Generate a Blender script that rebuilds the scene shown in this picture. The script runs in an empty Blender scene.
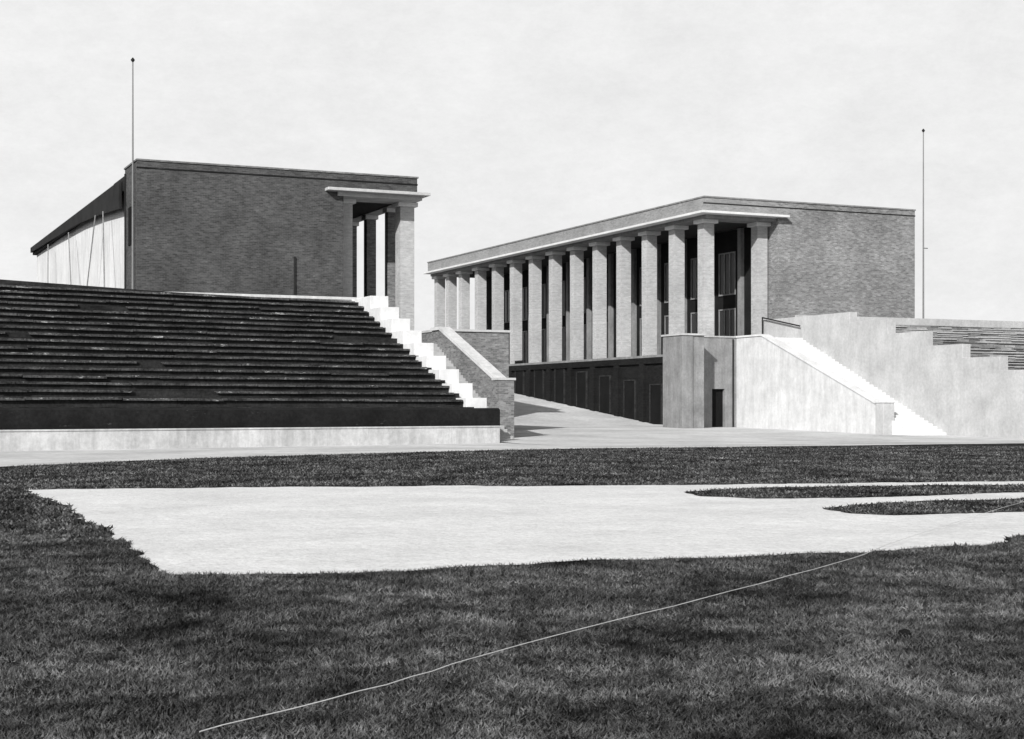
import bpy, math, random, bmesh
import numpy as np
from mathutils import Vector
random.seed(4); np.random.seed(4)
TH=math.radians(24.18); C=math.cos(TH); S=math.sin(TH)
def W(X,Y): # survey coords (metres right / ahead of the viewpoint) -> world plan
    return (X*C+Y*S, -X*S+Y*C)
scene=bpy.context.scene
# ---------------------------------------------------------------- materials
def newmat(name):
    m=bpy.data.materials.new(name); m.use_nodes=True
    nt=m.node_tree; b=nt.nodes['Principled BSDF']
    b.inputs['Roughness'].default_value=0.9
    b.inputs['Specular IOR Level'].default_value=0.12
    return m,nt,b
def N(nt,t,**k):
    n=nt.nodes.new(t)
    for a,v in k.items(): setattr(n,a,v)
    return n
def ramp(nt,stops):
    r=N(nt,'ShaderNodeValToRGB'); e=r.color_ramp.elements
    while len(e)<len(stops): e.new(0.5)
    for i,(p,v) in enumerate(stops):
        e[i].position=p; e[i].color=(v,v,v,1)
    return r
def noise(nt,co,scale,detail=6,rough=0.6,stretch=None):
    n=N(nt,'ShaderNodeTexNoise'); n.inputs['Scale'].default_value=scale
    n.inputs['Detail'].default_value=detail; n.inputs['Roughness'].default_value=rough
    if stretch:
        m=N(nt,'ShaderNodeMapping'); m.inputs['Scale'].default_value=stretch
        nt.links.new(co,m.inputs['Vector']); co=m.outputs['Vector']
    nt.links.new(co,n.inputs['Vector']); return n
def mul(nt,a,b,mode='MULTIPLY',fac=1.0):
    m=N(nt,'ShaderNodeMix',data_type='RGBA',blend_type=mode); m.inputs[0].default_value=fac
    nt.links.new(a,m.inputs[6]); nt.links.new(b,m.inputs[7]); return m.outputs[2]
def mottled(name,v,var=0.25,scale=0.8,fine=9.0,bump=0.0,stretch=None,streak=0.0,rough=0.9,worn=None):
    m,nt,b=newmat(name); co=N(nt,'ShaderNodeTexCoord').outputs['Object']
    n1=noise(nt,co,scale,6,0.6,stretch); n2=noise(nt,co,fine,5,0.7)
    r1=ramp(nt,[(0.3,v*(1-var)),(0.7,v*(1+var))]); nt.links.new(n1.outputs['Fac'],r1.inputs[0])
    r2=ramp(nt,[(0.3,1-var*1.3),(0.7,1.0)]); nt.links.new(n2.outputs['Fac'],r2.inputs[0])
    out=mul(nt,r1.outputs[0],r2.outputs[0])
    if streak:
        n3=noise(nt,co,1.0,6,0.7,(2.2,2.2,0.3)); r3=ramp(nt,[(0.35,1-streak),(0.6,1.0)])
        nt.links.new(n3.outputs['Fac'],r3.inputs[0]); out=mul(nt,out,r3.outputs[0])
    if worn:
        n4=noise(nt,co,1.0,7,0.8,(1.1,1.6,3.5)); r4=ramp(nt,[(worn[0],0.0),(worn[0]+.08,worn[1])])
        nt.links.new(n4.outputs['Fac'],r4.inputs[0]); out=mul(nt,out,r4.outputs[0],'ADD')
    nt.links.new(out,b.inputs['Base Color']); b.inputs['Roughness'].default_value=rough
    if bump:
        bp=N(nt,'ShaderNodeBump'); bp.inputs['Strength'].default_value=bump; bp.inputs['Distance'].default_value=0.05
        nt.links.new(n2.outputs['Fac'],bp.inputs['Height']); nt.links.new(bp.outputs[0],b.inputs['Normal'])
    return m
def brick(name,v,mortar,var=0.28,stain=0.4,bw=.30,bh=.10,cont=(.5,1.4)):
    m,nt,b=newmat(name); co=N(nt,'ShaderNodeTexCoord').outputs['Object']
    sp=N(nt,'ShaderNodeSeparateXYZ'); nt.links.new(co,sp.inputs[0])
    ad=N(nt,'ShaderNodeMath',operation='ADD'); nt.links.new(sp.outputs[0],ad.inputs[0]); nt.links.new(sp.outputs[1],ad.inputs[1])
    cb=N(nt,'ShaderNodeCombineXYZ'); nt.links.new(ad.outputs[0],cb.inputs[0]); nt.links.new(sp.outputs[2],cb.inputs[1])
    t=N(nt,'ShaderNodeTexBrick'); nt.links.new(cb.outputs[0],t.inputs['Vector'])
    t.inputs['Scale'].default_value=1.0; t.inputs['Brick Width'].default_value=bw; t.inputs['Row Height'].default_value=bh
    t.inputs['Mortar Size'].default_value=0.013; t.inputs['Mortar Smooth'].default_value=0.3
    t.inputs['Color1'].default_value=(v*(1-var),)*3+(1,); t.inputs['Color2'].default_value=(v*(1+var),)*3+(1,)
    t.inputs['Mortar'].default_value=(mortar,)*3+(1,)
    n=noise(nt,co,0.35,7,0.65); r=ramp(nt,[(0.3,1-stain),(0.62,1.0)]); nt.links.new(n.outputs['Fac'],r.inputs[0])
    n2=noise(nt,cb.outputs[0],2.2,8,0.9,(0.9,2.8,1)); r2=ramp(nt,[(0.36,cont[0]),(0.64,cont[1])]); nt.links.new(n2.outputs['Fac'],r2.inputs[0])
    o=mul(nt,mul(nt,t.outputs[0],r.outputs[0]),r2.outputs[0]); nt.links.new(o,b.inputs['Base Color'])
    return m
M_brickL=brick('brick_dark',0.080,0.11)
M_brickR=brick('brick_mid',0.26,0.31)
M_brickC=brick('brick_column',0.46,0.48,0.12,0.22,.30,.10,(.75,1.15))
M_brickP=brick('brick_pier',0.20,0.24,0.3,0.3)
M_brickLowShade=brick('brick_lower_shaded',0.014,0.016)  # near-black base colour carries the left building's shade on the lower storey
M_white=mottled('limewashed_concrete',0.66,0.13,0.9,6,0.3,None,0.16)
M_steps=mottled('stair_concrete',0.72,0.10,0.9,6,0.2,None,0.10)
M_wallF=mottled('front_wall_concrete',0.62,0.2,0.5,5,0.3,None,0.25)
M_conc=mottled('rendered_concrete',0.45,0.15,0.7,8,0.2,None,0.2)
M_wallR=mottled('rendered_wall',0.50,0.16,0.6,6,0.3,None,0.10)
M_pylon=mottled('pylon_render',0.28,0.2,0.9,6,0.2,None,0.25)
M_corn=mottled('stone_cornice',0.5,0.15,0.8,8)
M_cap=mottled('stone_capital',0.68,0.12,0.8,8)
M_fascia=brick('parapet_brick',0.28,0.31,0.15,0.25,.30,.10,(.75,1.2))
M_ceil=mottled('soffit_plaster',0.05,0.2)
M_dark=mottled('dark_opening',0.010,0.3)
M_darkwall=mottled('dark_board',0.02,0.4,0.8,6,0,None,0,.9,(0.62,.08))  # near-black base tone with sparse paler flecks
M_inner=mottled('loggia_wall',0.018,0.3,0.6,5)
M_timber=mottled('weathered_terrace_timber',0.04,0.5,1.2,8,0,(0.5,2,2),0,.9,(0.64,.12))
M_plank=mottled('bench_plank',0.12,0.7,0.9,9,0,(0.35,3,3),0,.9,(0.58,.45))
M_terrR=brick('terrace_blocks',0.28,0.07,0.5,0.4,.9,.21)
M_steel=mottled('painted_pole',0.22,0.15)
M_plaster=mottled('light_cladding',0.72,0.12,0.3,4,0,None,0.2)
M_roof=mottled('roof_felt',0.03,0.3)
M_earth=mottled('earth_bank',0.05,0.3)
def glass():
    m,nt,b=newmat('dark_glass'); b.inputs['Base Color'].default_value=(0.02,0.02,0.02,1)
    b.inputs['Roughness'].default_value=0.25; b.inputs['Specular IOR Level'].default_value=0.4; return m
M_glass=glass()
# ---------------------------------------------------------------- mesh helpers
def root(name):
    e=bpy.data.objects.new(name,None); scene.collection.objects.link(e); return e
def mesh(name,v,f,mat,parent=None,bevel=0):
    me=bpy.data.meshes.new(name); me.from_pydata(v,[],f); me.update()
    o=bpy.data.objects.new(name,me); scene.collection.objects.link(o)
    me.materials.append(mat)
    if parent: o.parent=parent
    if bevel:
        b=o.modifiers.new('bevel','BEVEL'); b.width=bevel; b.segments=2; b.limit_method='ANGLE'
    return o
BF=[(0,3,2,1),(4,5,6,7),(0,1,5,4),(1,2,6,5),(2,3,7,6),(3,0,4,7)]
def boxes(name,L,mat,parent=None,bevel=0):
    v=[];f=[]
    for (x0,x1,y0,y1,z0,z1) in L:
        b=len(v)
        v+=[(x0,y0,z0),(x1,y0,z0),(x1,y1,z0),(x0,y1,z0),(x0,y0,z1),(x1,y0,z1),(x1,y1,z1),(x0,y1,z1)]
        f+=[tuple(b+i for i in q) for q in BF]
    return mesh(name,v,f,mat,parent,bevel)
def prism(name,x0,x1,prof,mat,parent=None,sh=0.0,xr=30.2,bevel=0):
    n=len(prof); d0=-sh*(xr-x0); d1=-sh*(xr-x1)
    v=[(x0,y+d0,z) for y,z in prof]+[(x1,y+d1,z) for y,z in prof]
    f=[tuple(range(n)),tuple(range(2*n-1,n-1,-1))]
    for i in range(n):
        j=(i+1)%n; f.append((i,i+n,j+n,j))
    o=mesh(name,v,f,mat,parent,bevel)
    bm=bmesh.new(); bm.from_mesh(o.data); bmesh.ops.recalc_face_normals(bm,faces=bm.faces); bm.to_mesh(o.data); bm.free()
    return o
def tube(name,p0,p1,r0,r1,mat,parent,seg=10,cap=None):
    p0=Vector(p0);p1=Vector(p1);d=(p1-p0).normalized(); a=d.orthogonal().normalized(); b=d.cross(a)
    v=[];f=[]
    for p,r in((p0,r0),(p1,r1)):
        for i in range(seg):
            t=2*math.pi*i/seg; v.append(tuple(p+a*math.cos(t)*r+b*math.sin(t)*r))
    for i in range(seg):
        j=(i+1)%seg; f.append((i,j,j+seg,i+seg))
    f.append(tuple(range(seg-1,-1,-1))); f.append(tuple(range(seg,2*seg)))
    return mesh(name,v,f,mat,parent)
# ---------------------------------------------------------------- ground
def grassmat(name,lo,hi,fine=3.0,f2=(.3,1.5)):
    m,nt,b=newmat(name); co=N(nt,'ShaderNodeTexCoord').outputs['Object']
    n1=noise(nt,co,0.55,9,0.75); n2=noise(nt,co,fine,8,0.85); n3=noise(nt,co,14,6,0.85)
    r1=ramp(nt,[(0.36,lo),(0.5,(lo+hi)/2.3),(0.64,hi)]); nt.links.new(n1.outputs['Fac'],r1.inputs[0])
    r2=ramp(nt,[(0.38,f2[0]),(0.62,f2[1])]); nt.links.new(n2.outputs['Fac'],r2.inputs[0])
    r3=ramp(nt,[(0.36,0.3),(0.64,1.9)]); nt.links.new(n3.outputs['Fac'],r3.inputs[0])
    o=mul(nt,mul(nt,r1.outputs[0],r2.outputs[0]),r3.outputs[0]); nt.links.new(o,b.inputs['Base Color'])
    bp=N(nt,'ShaderNodeBump'); bp.inputs['Strength'].default_value=0.8; bp.inputs['Distance'].default_value=0.08
    nt.links.new(n2.outputs['Fac'],bp.inputs['Height']); nt.links.new(bp.outputs[0],b.inputs['Normal'])
    b.inputs['Specular IOR Level'].default_value=0.0
    return m
M_grass=grassmat('grass_turf',0.014,0.08)
M_blade=grassmat('grass_blade',0.014,0.165,2.4,(.25,1.9))
def sandmat():
    m=mottled('pale_sand',0.76,0.12,0.5,4,0.6); nt=m.node_tree; b=nt.nodes['Principled BSDF']
    src=b.inputs['Base Color'].links[0].from_socket
    co=N(nt,'ShaderNodeTexCoord').outputs['Object']
    n=noise(nt,co,14,6,.85); r=ramp(nt,[(.34,.74),(.56,1.1)]); nt.links.new(n.outputs['Fac'],r.inputs[0])
    nt.links.new(mul(nt,src,r.outputs[0]),b.inputs['Base Color']); return m
M_sand=sandmat()
M_path=mottled('cinder_path',0.64,0.22,0.22,3,0.3,None)
mesh('grass_field',[(-1500,-1500,0),(1500,-1500,0),(1500,1500,0),(-1500,1500,0)],[(0,1,2,3)],M_grass)
def jag(poly,amp,step=0.22):
    out=[];wv=0
    for i in range(len(poly)):
        a=poly[i]; b=poly[(i+1)%len(poly)]
        L=math.hypot(b[0]-a[0],b[1]-a[1]); n=max(1,min(300,int(L/step)))
        for k in range(n):
            t=k/n; wv=wv*.8+random.gauss(0,amp)
            out.append((a[0]+(b[0]-a[0])*t+random.gauss(0,amp)*.6,a[1]+(b[1]-a[1])*t+wv))
    return out
def sheet(name,poly,z,mat):
    v=[W(x,y)+(z,) for x,y in poly]
    bm=bmesh.new(); bv=[bm.verts.new(p) for p in v]; fc=bm.faces.new(bv); bm.normal_update()
    if fc.normal.z<0: fc.normal_flip()
    bmesh.ops.triangulate(bm,faces=[fc])
    me=bpy.data.meshes.new(name); bm.to_mesh(me); bm.free(); me.materials.append(mat)
    o=bpy.data.objects.new(name,me); scene.collection.objects.link(o); return o
sand=[(-10.1,32),(-4.6,33.2),(-.3,33.6),(3.9,33.8),(12.7,35.9),(22,38.5),(22,30),(13,25.5),(8.8,23.2),(7.25,21.3),(6.2,19.3),(4.07,18.3),(1.0,17.2),(-1.73,16.1),(-3.42,15.5),(-4.05,17.0),(-6.4,23.4),(-8.1,27.6)]
isl1=[(3.44,31.2),(4.85,32.8),(8.4,33.6),(12.2,34.3),(21,36),(21,34),(11.2,31.4),(7.4,29.6),(4.6,28.8),(3.6,29.6)]
isl2=[(5.3,26.2),(6.6,27.7),(10.3,29.1),(20,32.5),(20,30),(9.4,25.6),(6.05,24.4),(5.4,24.9)]
sandj=jag(sand,0.085); i1=jag(isl1,0.06); i2=jag(isl2,0.06)
sheet('sand_area',sandj,0.004,M_sand)
sheet('grass_verge',i1,0.008,M_grass); sheet('grass_verge',i2,0.008,M_grass)
track0=[(-60,22),(-17.5,38.6),(-14.8,44.5),(-10.6,52.3),(-4.3,58.9),(.33,63.5),(8.2,67),(24.9,74),(60,86)]
track=[];wv=0
for i in range(len(track0)-1):
    for k in range(24):
        t=k/24; wv=wv*.85+random.gauss(0,.12)
        track.append((track0[i][0]*(1-t)+track0[i+1][0]*t, track0[i][1]*(1-t)+track0[i+1][1]*t+wv))
track+=[(60,120),(-60,120)]
sheet('cinder_path',track,0.004,M_path)
def rz(y):
    if y<66: return 0.012
    if y<90: return 0.012+(y-66)/24*0.38
    if y<100: return 0.392+(y-90)*0.01
    return 0.492+(y-100)*0.1
ys=[60]+list(np.linspace(66,100,12))+[110,120,130,140,155]
v=[];f=[]
for i,y in enumerate(ys):
    for x in (30.25,36,42,48,53,60.3 if y<90 else 57): v.append((x,y,rz(y)))
for i in range(len(ys)-1):
    for k in range(5):
        a=i*6+k; f.append((a,a+1,a+7,a+6))
mesh('ramp_road',v,f,M_path)
# ---------------------------------------------------------------- grass blades
def inside(px,py,poly):
    r=np.zeros(len(px),bool); n=len(poly); j=n-1
    for i in range(n):
        xi,yi=poly[i]; xj,yj=poly[j]
        c=((yi>py)!=(yj>py))&(px<(xj-xi)*(py-yi)/(yj-yi+1e-12)+xi); r^=c; j=i
    return r
def blades(name,n,Y0,Y1,h,w,mat,pw=2.0):
    t=np.random.rand(n); Y=(Y0**(1/pw)+t*(Y1**(1/pw)-Y0**(1/pw)))**pw
    X=(np.random.rand(n)*2-1)*(Y*0.36+0.8)
    k=(~inside(X,Y,sandj)|inside(X,Y,i1)|inside(X,Y,i2))&~inside(X,Y,track)
    X=X[k];Y=Y[k]
    cl=np.sin(X*2.1+np.sin(Y*1.3)*2)*np.sin(Y*1.7+np.sin(X*.9)*2)*0.5+0.5
    cl=.5*cl+.5*(np.sin(X*6.3+np.sin(Y*4.1)*2+1)*np.sin(Y*5.2+np.sin(X*3.7)*2)*0.5+0.5)
    n=len(X); wx=X*C+Y*S; wy=-X*S+Y*C
    a=np.random.rand(n)*2*np.pi; hh=h*(0.3+0.5*np.random.rand(n)+0.7*cl); lean=np.random.randn(n,2)*0.9*hh[:,None]
    ww=w*(0.6+0.8*np.random.rand(n))
    co=np.zeros((n,3,3)); dx=np.cos(a)*ww/2; dy=np.sin(a)*ww/2
    co[:,0,0]=wx-dx;co[:,0,1]=wy-dy; co[:,1,0]=wx+dx;co[:,1,1]=wy+dy
    co[:,2,0]=wx+lean[:,0];co[:,2,1]=wy+lean[:,1];co[:,2,2]=hh
    me=bpy.data.meshes.new(name); me.vertices.add(3*n); me.vertices.foreach_set('co',co.ravel())
    me.loops.add(3*n); me.loops.foreach_set('vertex_index',np.arange(3*n,dtype=np.int32))
    me.polygons.add(n); me.polygons.foreach_set('loop_start',np.arange(0,3*n,3,dtype=np.int32))
    me.update(calc_edges=True); me.materials.append(mat)
    o=bpy.data.objects.new(name,me); scene.collection.objects.link(o); return o
blades('grass',240000,6.5,21,0.038,0.013,M_blade)
blades('grass',120000,19,68,0.05,0.04,M_blade)
# a dark clod of earth lying in the turf
a,b_=W(2.9,11.4); bm=bmesh.new(); bmesh.ops.create_icosphere(bm,subdivisions=3,radius=.045)
for q in bm.verts:
    q.co*=1+random.uniform(-.18,.18); q.co.z*=.7
me=bpy.data.meshes.new('earth_clod'); bm.to_mesh(me); bm.free(); me.materials.append(M_dark)
oc=bpy.data.objects.new('earth_clod',me); scene.collection.objects.link(oc); oc.location=(a,b_,.035)
# thin pale line drawn across the lawn as a curve
rp=[(-1.6,7.9),(-.75,9.25),(.06,10.8),(1.65,13.4),(3.75,17),(4.9,19.4),(8.9,27),(14,36)]
pts=[]
for i in range(len(rp)-1):
    for k in range(6):
        t=k/6; p0=rp[max(i-1,0)];p1=rp[i];p2=rp[i+1];p3=rp[min(i+2,len(rp)-1)]
        cr=lambda a,b_,c,d:0.5*((2*b_)+(-a+c)*t+(2*a-5*b_+4*c-d)*t*t+(-a+3*b_-3*c+d)*t**3)
        pts.append((cr(p0[0],p1[0],p2[0],p3[0]),cr(p0[1],p1[1],p2[1],p3[1])))
cv=bpy.data.curves.new('lawn_line','CURVE'); cv.dimensions='3D'; cv.bevel_depth=.0035; s_=cv.splines.new('POLY'); s_.points.add(len(pts)-1)
for i,(x,y) in enumerate(pts):
    a,b_=W(x,y); s_.points[i].co=(a,b_,.045+random.uniform(-.004,.004),1)
cv.materials.append(M_steps); oc=bpy.data.objects.new('lawn_line',cv); scene.collection.objects.link(oc)
# ---------------------------------------------------------------- left stand
st=root('spectator_stand'); SH=0.22; XL=-45
NR=18; run=17.2/NR; rise=6.2/NR; y0=70.0; z0=1.75
prof=[(y0,0),(y0,z0)]
for i in range(NR):
    y=y0+run*(i+1); prof+= [(y,z0+rise*i),(y,z0+rise*(i+1))]
prof+=[(87.9,prof[-1][1]),(87.9,0)]
prism('terrace_body',XL,29.3,prof,M_timber,st,SH)
bv=[];bf=[]
def addp(x0,x1,q0,dz0,dz1):
    b=len(bv)
    for x,dz in((x0,dz0),(x1,dz1)):
        d=-SH*(30.2-x)
        for (yy,zz) in q0: bv.append((x,yy+d,zz+dz))
    n=len(q0); bf.append(tuple(b+i for i in range(n))); bf.append(tuple(b+n+i for i in range(n-1,-1,-1)))
    for i in range(n):
        j=(i+1)%n; bf.append((b+i,b+i+n,b+j+n,b+j))
for i in range(NR):
    yy=y0+run*(i+1); zz=z0+rise*(i+1); x=29.1-random.uniform(0,.3)
    while x>-12:
        L=random.choice([1.2,2.4,3.6,4.2])*random.uniform(.9,1.1)
        if random.random()>.05:
            d0=random.gauss(0,.009)-(.05 if random.random()<.03 else 0); d1=d0+random.gauss(0,.008); pr=random.uniform(-.03,.02)
            addp(x-L+.03,x,[(yy-.13+pr,zz-.075),(yy+.3,zz-.075),(yy+.3,zz+.03),(yy-.13+pr,zz+.03)],d0,d1)
        x-=L
o=mesh('bench_planks',bv,bf,M_plank,st)
bm=bmesh.new(); bm.from_mesh(o.data); bmesh.ops.recalc_face_normals(bm,faces=bm.faces); bm.to_mesh(o.data); bm.free()
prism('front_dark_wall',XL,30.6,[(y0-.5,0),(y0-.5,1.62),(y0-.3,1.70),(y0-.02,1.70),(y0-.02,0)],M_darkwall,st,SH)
def yb(x,y): return y-SH*(30.2-x)
v=[];
for x,zt_ in((XL,8.9),(2,8.45),(18,8.05),(29,7.97)):
    for y,z in((87.6,7.8),(87.6,zt_),(87.88,zt_),(87.88,7.8)): v.append((x,yb(x,y),z))
f=[(0,1,2,3),(15,14,13,12)]
for k in range(3):
    for i in range(4):
        j=(i+1)%4; f.append((k*4+i,k*4+4+i,k*4+4+j,k*4+j))
mesh('top_back_rail',v,f,M_timber,st)
fw=root('retaining_wall')
prism('wall',XL,30.2,[(68.7,0),(68.7,.78),(69.0,.78),(69.0,0)],M_wallF,fw,SH)
prism('coping',XL,30.24,[(68.66,.78),(68.66,.84),(69.04,.84),(69.04,.78)],M_wallF,fw,SH)
sp=root('stepped_parapet')
def stepprof(y0,y1,z0,z1,n,back):
    p=[(y0,0)]
    for i in range(n):
        a=y0+(y1-y0)*i/n; z=z0+(z1-z0)*i/(n-1)
        p.append((a,z)); p.append((y0+(y1-y0)*(i+1)/n,z))
    p+=[(back,p[-1][1]),(back,0)]
    return p
prism('parapet',29.1,30.2,stepprof(70.3,86.6,2.2,8.2,9,88.3),M_steps,sp,0,bevel=.02)
def stair(parent,x0,x1,ya,yb,za,zb,mat,yend,extra=0):
    n=int(round((zb-za)/0.17)); p=[(ya,0)]
    for i in range(n):
        yy=ya+(yb-ya)*i/n; z=za+(zb-za)*(i+1)/n
        p+=[(yy,z),(ya+(yb-ya)*(i+1)/n,z)]
    p+=[(yend,p[-1][1]),(yend,0)]
    prism('steps',x0,x1,p,mat,parent)
sl=root('staircase'); stair(sl,30.2,32.6,72.5,83.5,.1,5.4,M_conc,92)
prism('outer_parapet',32.6,33.1,[(74.6,0),(74.6,3.1),(82.7,6.2),(84.0,6.2),(84.0,0)],M_brickP,sl)
prism('parapet_coping',32.5,33.2,[(74.6,3.1),(74.6,3.28),(82.7,6.38),(84.0,6.38),(84.0,6.2),(82.7,6.2)],M_white,sl)
boxes('end_pier',[(32.4,33.25,73.75,74.6,0,3.15)],M_brickP,sl,.02)
boxes('pier_cap',[(32.33,33.32,73.68,74.67,3.15,3.28)],M_corn,sl,.02)
bl=root('bastion'); boxes('bastion_body',[(33.1,37.5,84,91.9,0,6.2)],M_brickP,bl)
boxes('bastion_coping',[(33.05,37.58,83.9,91.9,6.2,6.33)],M_corn,bl)
tw=root('terrace_wall')
boxes('wall',[(12,29.9,88.35,88.75,6,8.18)],M_white,tw)
boxes('coping',[(12,29.95,88.28,88.82,8.18,8.34)],M_white,tw)
em=root('embankment')
boxes('bank',[(-60,29.9,88.76,91.99,0,7.9),(-60,17.0,92,170,0,7.95)],M_earth,em)
# ---------------------------------------------------------------- LEFT BUILDING
B=root('brick_building')
boxes('front_block',[(17.1,29.8,92,96,5,16.3)],M_brickL,B)
boxes('portico_parapet',[(29.8,34.7,92,146,15.34,16.3)],M_brickL,B)
boxes('roof_coping',[(17.04,34.78,91.94,96.05,16.3,16.40),(34.0,34.78,96.05,146,16.3,16.40)],M_brickP,B)
boxes('band_course',[(17.07,34.73,91.965,92.1,15.85,15.93)],M_darkwall,B)
boxes('rear_block',[(17.35,29.8,96,139,5,15.2)],M_inner,B)
boxes('west_cladding',[(17.25,17.349,96,139.2,7.9,14.99)],M_plaster,B)
boxes('rear_roof',[(16.95,29.8,96.01,139.6,15.0,15.6)],M_roof,B)
prism('eave_awning',16.75,16.9,[(96.01,13.9),(96.01,15.62),(139.5,15.62),(139.5,15.2),(128,15.05),(112,14.75),(104,14.4)],M_roof,B)
boxes('roof_upstand',[(17.1,29.7,96.05,100,15.62,15.95)],M_roof,B)
boxes('plinth',[(29.8,34.9,92,146,0,5.6)],M_brickLowShade,B)
boxes('cornice',[(28.6,35.35,91.3,146.6,15.15,15.335)],M_corn,B,.02)
boxes('architrave',[(29.4,35.0,91.9,94.2,14.9,15.145),(34.0,35.0,94.2,146,14.9,15.145)],M_corn,B)
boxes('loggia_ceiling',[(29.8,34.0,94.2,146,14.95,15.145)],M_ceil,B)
cols=[(30.3,93.6,.93),(34.45,93.6,.95),(34.5,96.45,.60)]+[(34.5,100.65+4.15*i,.66) for i in range(11)]
def colb(L): return [(x-w/2,x+w/2,y-w/2,y+w/2,5.6,14.62) for x,y,w in L]
boxes('front_columns',colb(cols[:2]),M_brickC,B)
boxes('side_columns',colb(cols[2:]),M_brickP,B)
boxes('column_capitals',[(x-w*.7,x+w*.7,y-w*.7,y+w*.7,14.62,14.895) for x,y,w in cols],M_cap,B,.02)
boxes('side_window',[(17.06,17.11,93.8,94.7,11.5,13.8)],M_dark,B)
boxes('downpipe',[(17.0,17.09,95.6,95.7,8,16.0),(26.6,26.70,91.9,91.99,8,11.0)],M_roof,B)
sc=root('scaffold_poles')
for i,(y,dy,h) in enumerate([(98.5,2.5,6.4),(107,-3,6.5),(112,4,6.6),(125,2,6.8)]):
    tube('pole_%d'%i,(16.3,y,7.9),(16.6,y+dy,7.9+h),.045,.04,M_pylon,sc)
# ---------------------------------------------------------------- RIGHT BUILDING
R=root('brick_building'); YE=145.2
boxes('lower_storey',[(56.5,61.9,92,YE,0,5.45),],M_brickLowShade,R)
boxes('main_block',[(62.0,74,92,YE,0,16.3)],M_brickR,R)
boxes('portico_parapet',[(55.9,62.0,92.0,YE,15.34,16.3)],M_fascia,R)
boxes('roof_coping',[(55.84,74.06,91.94,YE+.05,16.3,16.40)],M_pylon,R)
boxes('band_course',[(55.87,74.03,91.965,92.1,15.88,15.95)],M_roof,R)
boxes('cornice',[(55.42,62.6,91.45,YE+.1,15.17,15.335)],M_cap,R,.02)
boxes('architrave',[(56.2,62.3,92.3,94.2,14.95,15.165),(56.2,57.6,94.2,YE,14.95,15.165)],M_pylon,R)
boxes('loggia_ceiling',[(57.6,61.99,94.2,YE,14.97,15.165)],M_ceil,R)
boxes('loggia_floor',[(56.3,61.9,91.9,YE+.1,5.45,5.62)],M_pylon,R)
ycol=[93.6+4.0*i*(1.0) for i in range(13)]; ycol=[93.6+4.06*i for i in range(12)]+[141.6,144.7]
cols=[(57.0,y) for y in ycol]+[(61.45,93.6)]
w=.84
boxes('columns',[(x-w/2,x+w/2,y-w/2,y+w/2,5.62,14.68) for x,y in cols],M_brickC,R)
boxes('column_capitals',[(x-.64,x+.64,y-.64,y+.64,14.68,14.945) for x,y in cols],M_cap,R,.02)
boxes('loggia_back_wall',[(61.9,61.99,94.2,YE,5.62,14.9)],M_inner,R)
boxes('loggia_piers',[(61.6,61.9,y-.22,y+.22,5.62,14.9) for y in [96.5+4.08*i for i in range(12)]],M_pylon,R)
fr=[]; gl=[]
for i in range(11):
    yc=98.5+4.08*i
    gl.append((61.86,61.895,yc-1.1,yc+1.1,5.8,9.0)); gl.append((61.86,61.895,yc-1.1,yc+1.1,10.2,13.2))
    for za,zb in((5.8,9.0),(10.2,13.2)):
        for dy in(-1.1,-.37,.37,1.1): fr.append((61.8,61.855,yc+dy-.05,yc+dy+.05,za,zb))
        fr.append((61.79,61.858,yc-1.15,yc+1.15,zb,zb+.1)); fr.append((61.79,61.858,yc-1.15,yc+1.15,za-.1,za))
boxes('window_panes',gl,M_glass,R); boxes('window_frames',fr,M_pylon,R)
boxes('lower_piers',[(56.3,56.5,y-.35,y+.35,0,5.0) for y in ycol],M_brickLowShade,R)
boxes('lower_lintel',[(56.32,56.5,92,YE,5.0,5.449)],M_brickLowShade,R)
dr=[];df=[]
for i in range(9):
    yc=95.64+4.06*i; zb=rz(yc)
    dr.append((56.42,56.499,yc-.8,yc+.8,zb,zb+2.9))
    for a,b_ in((yc-.92,yc-.8),(yc+.8,yc+.92)): df.append((56.38,56.499,a,b_,zb,zb+3.0))
    df.append((56.38,56.499,yc-.8,yc+.8,zb+2.9,zb+3.0))
boxes('doors',dr,M_dark,R); boxes('door_frames',df,M_timber,R)
Q=root('bastion')
zt=6.5
boxes('pylon',[(51.8,52.62,88,90.6,0,zt),(52.66,53.5,88.06,90.6,0,zt)],M_pylon,Q,.02)
boxes('pylon_cap',[(51.72,53.58,87.92,90.7,zt,zt+.12)],M_corn,Q)
boxes('door_wall',[(53.5,55.3,90,90.4,0,6.5),(56.3,57.24,90,90.4,0,6.5),(55.3,56.3,90,90.4,3.0,6.5)],M_pylon,Q)
boxes('door_leaf',[(55.3,56.3,90.25,90.3,0,3.0)],M_dark,Q)
boxes('downpipe',[(56.9,56.98,89.9,89.98,.4,6.4)],M_roof,Q)
boxes('landing',[(53.5,57.25,90.4,91.88,5.2,5.5)],M_conc,Q)
boxes('wall_coping',[(53.58,57.24,89.93,90.47,6.5,6.60)],M_conc,Q)
sr=root('staircase'); stair(sr,57.75,60.2,72,86.9,.1,6.4,M_steps,91.9)
prism('outer_parapet',57.25,57.75,[(74.6,0),(74.6,1.9),(86.9,6.5),(90.4,6.5),(90.4,0)],M_white,sr)
prism('parapet_coping',57.18,57.82,[(74.6,1.9),(74.6,2.02),(86.9,6.62),(90.4,6.62),(90.4,6.5),(86.9,6.5)],M_steps,sr)
boxes('end_pier',[(57.1,57.9,73.85,74.6,0,2.0)],M_wallR,sr,.02)
boxes('pier_cap',[(57.05,57.95,73.8,74.65,2.0,2.1)],M_white,sr,.02)
tube('handrail',(60.0,91.0,8.0),(60.0,86.5,7.2),.05,.05,M_roof,sr)
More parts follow.
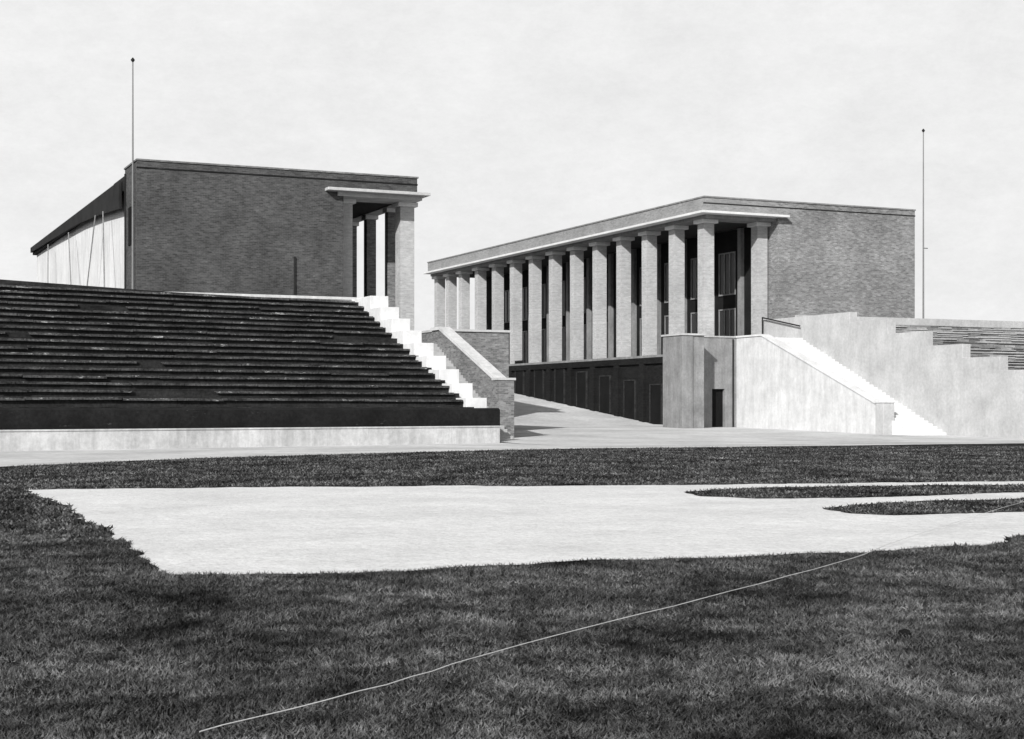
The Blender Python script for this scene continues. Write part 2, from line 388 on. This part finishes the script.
tube('handrail_post',(60.0,91.0,6.2),(60.0,91.0,8.0),.05,.05,M_roof,sr)
# right stand with its long stepped side wall
rs=root('spectator_stand')
stp=[(87.9,8.0),(81.3,7.85),(77.4,7.2),(73.9,6.3),(70.6,5.4),(67.5,4.6),(64.2,3.8),(61,3.0),(57.8,2.2),(54.6,1.4)]
p=[(51.5,0),(51.5,.8),(54.6,.8)]
for i in range(len(stp)-1,0,-1):
    ya=stp[i][0]; yb_=stp[i-1][0]; z=stp[i][1]; p+=[(ya,z),(yb_,z)]
p+=[(91.9,p[-1][1]),(91.9,0)]
q=[];[q.append(a) for a in p if not q or q[-1]!=a]
prism('side_wall',60.2,60.8,q,M_wallR,rs,bevel=.02)
NR2=34; p=[(52,0),(52,.3)]; ev=[]
for i in range(NR2):
    y=52+35*(i+1)/NR2; za=.3+7.2*i/NR2; zb=.3+7.2*(i+1)/NR2; p+=[(y,za),(y,zb)]
    x=60.81
    while x<100:
        L=random.uniform(.9,3.2)
        if random.random()>.25: ev.append((x,x+L-.04,y-.06-random.uniform(0,.05),y+.25,zb-.03+random.gauss(0,.015),zb+.03+random.gauss(0,.02)))
        x+=L
p+=[(88,p[-1][1]),(88,0)]
prism('terrace_body',60.8,120,p,M_terrR,rs)
boxes('seat_edges',ev,M_conc,rs)
boxes('back_wall',[(60.81,120,87.9,88.25,7,8.05)],M_wallR,rs)
em2=root('embankment'); boxes('bank',[(60.82,140,88.26,91.98,0,7.7),(74.1,140,92,170,0,7.7)],M_earth,em2)
# ---------------------------------------------------------------- flagpoles
def pole(x,y,z0,z1,r=.07):
    e=root('flagpole'); tube('shaft',(x,y,z0),(x,y,z1),r,r*.55,M_steel,e)
    tube('finial_low',(x,y,z1),(x,y,z1+.12),.05,.13,M_roof,e); tube('finial_top',(x,y,z1+.12),(x,y,z1+.26),.13,.03,M_roof,e)
    tube('bracket',(x,y,z0+6),(x+.4,y,z0+6),.03,.03,M_roof,e)
pole(16.95,92.6,7.9,22.2); pole(75.6,93,7.7,22.4)
pole(9.2,112,7.9,16.5,.05); pole(8.3,118,7.9,12.6,.05)
# ---------------------------------------------------------------- light
EL=math.radians(29); AZ=math.radians(46)
sd=Vector((-math.sin(AZ)*math.cos(EL),-math.cos(AZ)*math.cos(EL),math.sin(EL)))
ld=bpy.data.lights.new('sun','SUN'); ld.energy=4.8; ld.angle=math.radians(.6); ld.color=(1,.995,.985)
lo=bpy.data.objects.new('sun',ld); scene.collection.objects.link(lo); lo.rotation_euler=(-sd).to_track_quat('-Z','Y').to_euler()
w_=bpy.data.worlds.new('World'); scene.world=w_; w_.use_nodes=True; nt=w_.node_tree; bg=nt.nodes['Background']
sk=N(nt,'ShaderNodeTexSky',sky_type='NISHITA'); sk.sun_disc=False; sk.sun_elevation=EL; sk.sun_rotation=math.pi+AZ
sk.dust_density=3
bw=N(nt,'ShaderNodeRGBToBW'); nt.links.new(sk.outputs[0],bw.inputs[0])
tc=N(nt,'ShaderNodeTexCoord'); sx=N(nt,'ShaderNodeSeparateXYZ'); nt.links.new(tc.outputs['Generated'],sx.inputs[0])
mr=N(nt,'ShaderNodeMapRange'); mr.inputs['From Min'].default_value=.26; mr.inputs['From Max'].default_value=.42
mr.inputs['To Min'].default_value=1; mr.inputs['To Max'].default_value=0
nt.links.new(sx.outputs[2],mr.inputs['Value'])
hn=noise(nt,tc.outputs['Generated'],9.0,14,.85,(1,1,2)); hr=ramp(nt,[(0.3,.78),(0.7,.95)]); nt.links.new(hn.outputs['Fac'],hr.inputs[0])
sc_=N(nt,'ShaderNodeMath',operation='MULTIPLY'); sc_.inputs[1].default_value=10; nt.links.new(hr.outputs[0],sc_.inputs[0])
mx=N(nt,'ShaderNodeMix',data_type='FLOAT'); nt.links.new(mr.outputs[0],mx.inputs[0]); nt.links.new(bw.outputs[0],mx.inputs[2]); nt.links.new(sc_.outputs[0],mx.inputs[3])
nt.links.new(mx.outputs[0],bg.inputs['Color']); bg.inputs['Strength'].default_value=.1
# ---------------------------------------------------------------- camera
cd=bpy.data.cameras.new('camera'); cd.sensor_width=36; cd.lens=36*1543/1024; cd.shift_y=(408-369.5)/1024; cd.clip_end=5000
co=bpy.data.objects.new('camera',cd); scene.collection.objects.link(co); co.location=(0,0,1.7)
co.rotation_euler=(math.pi/2,0,-TH); scene.camera=co
scene.view_settings.view_transform='Standard'; scene.view_settings.look='None'; scene.view_settings.exposure=0
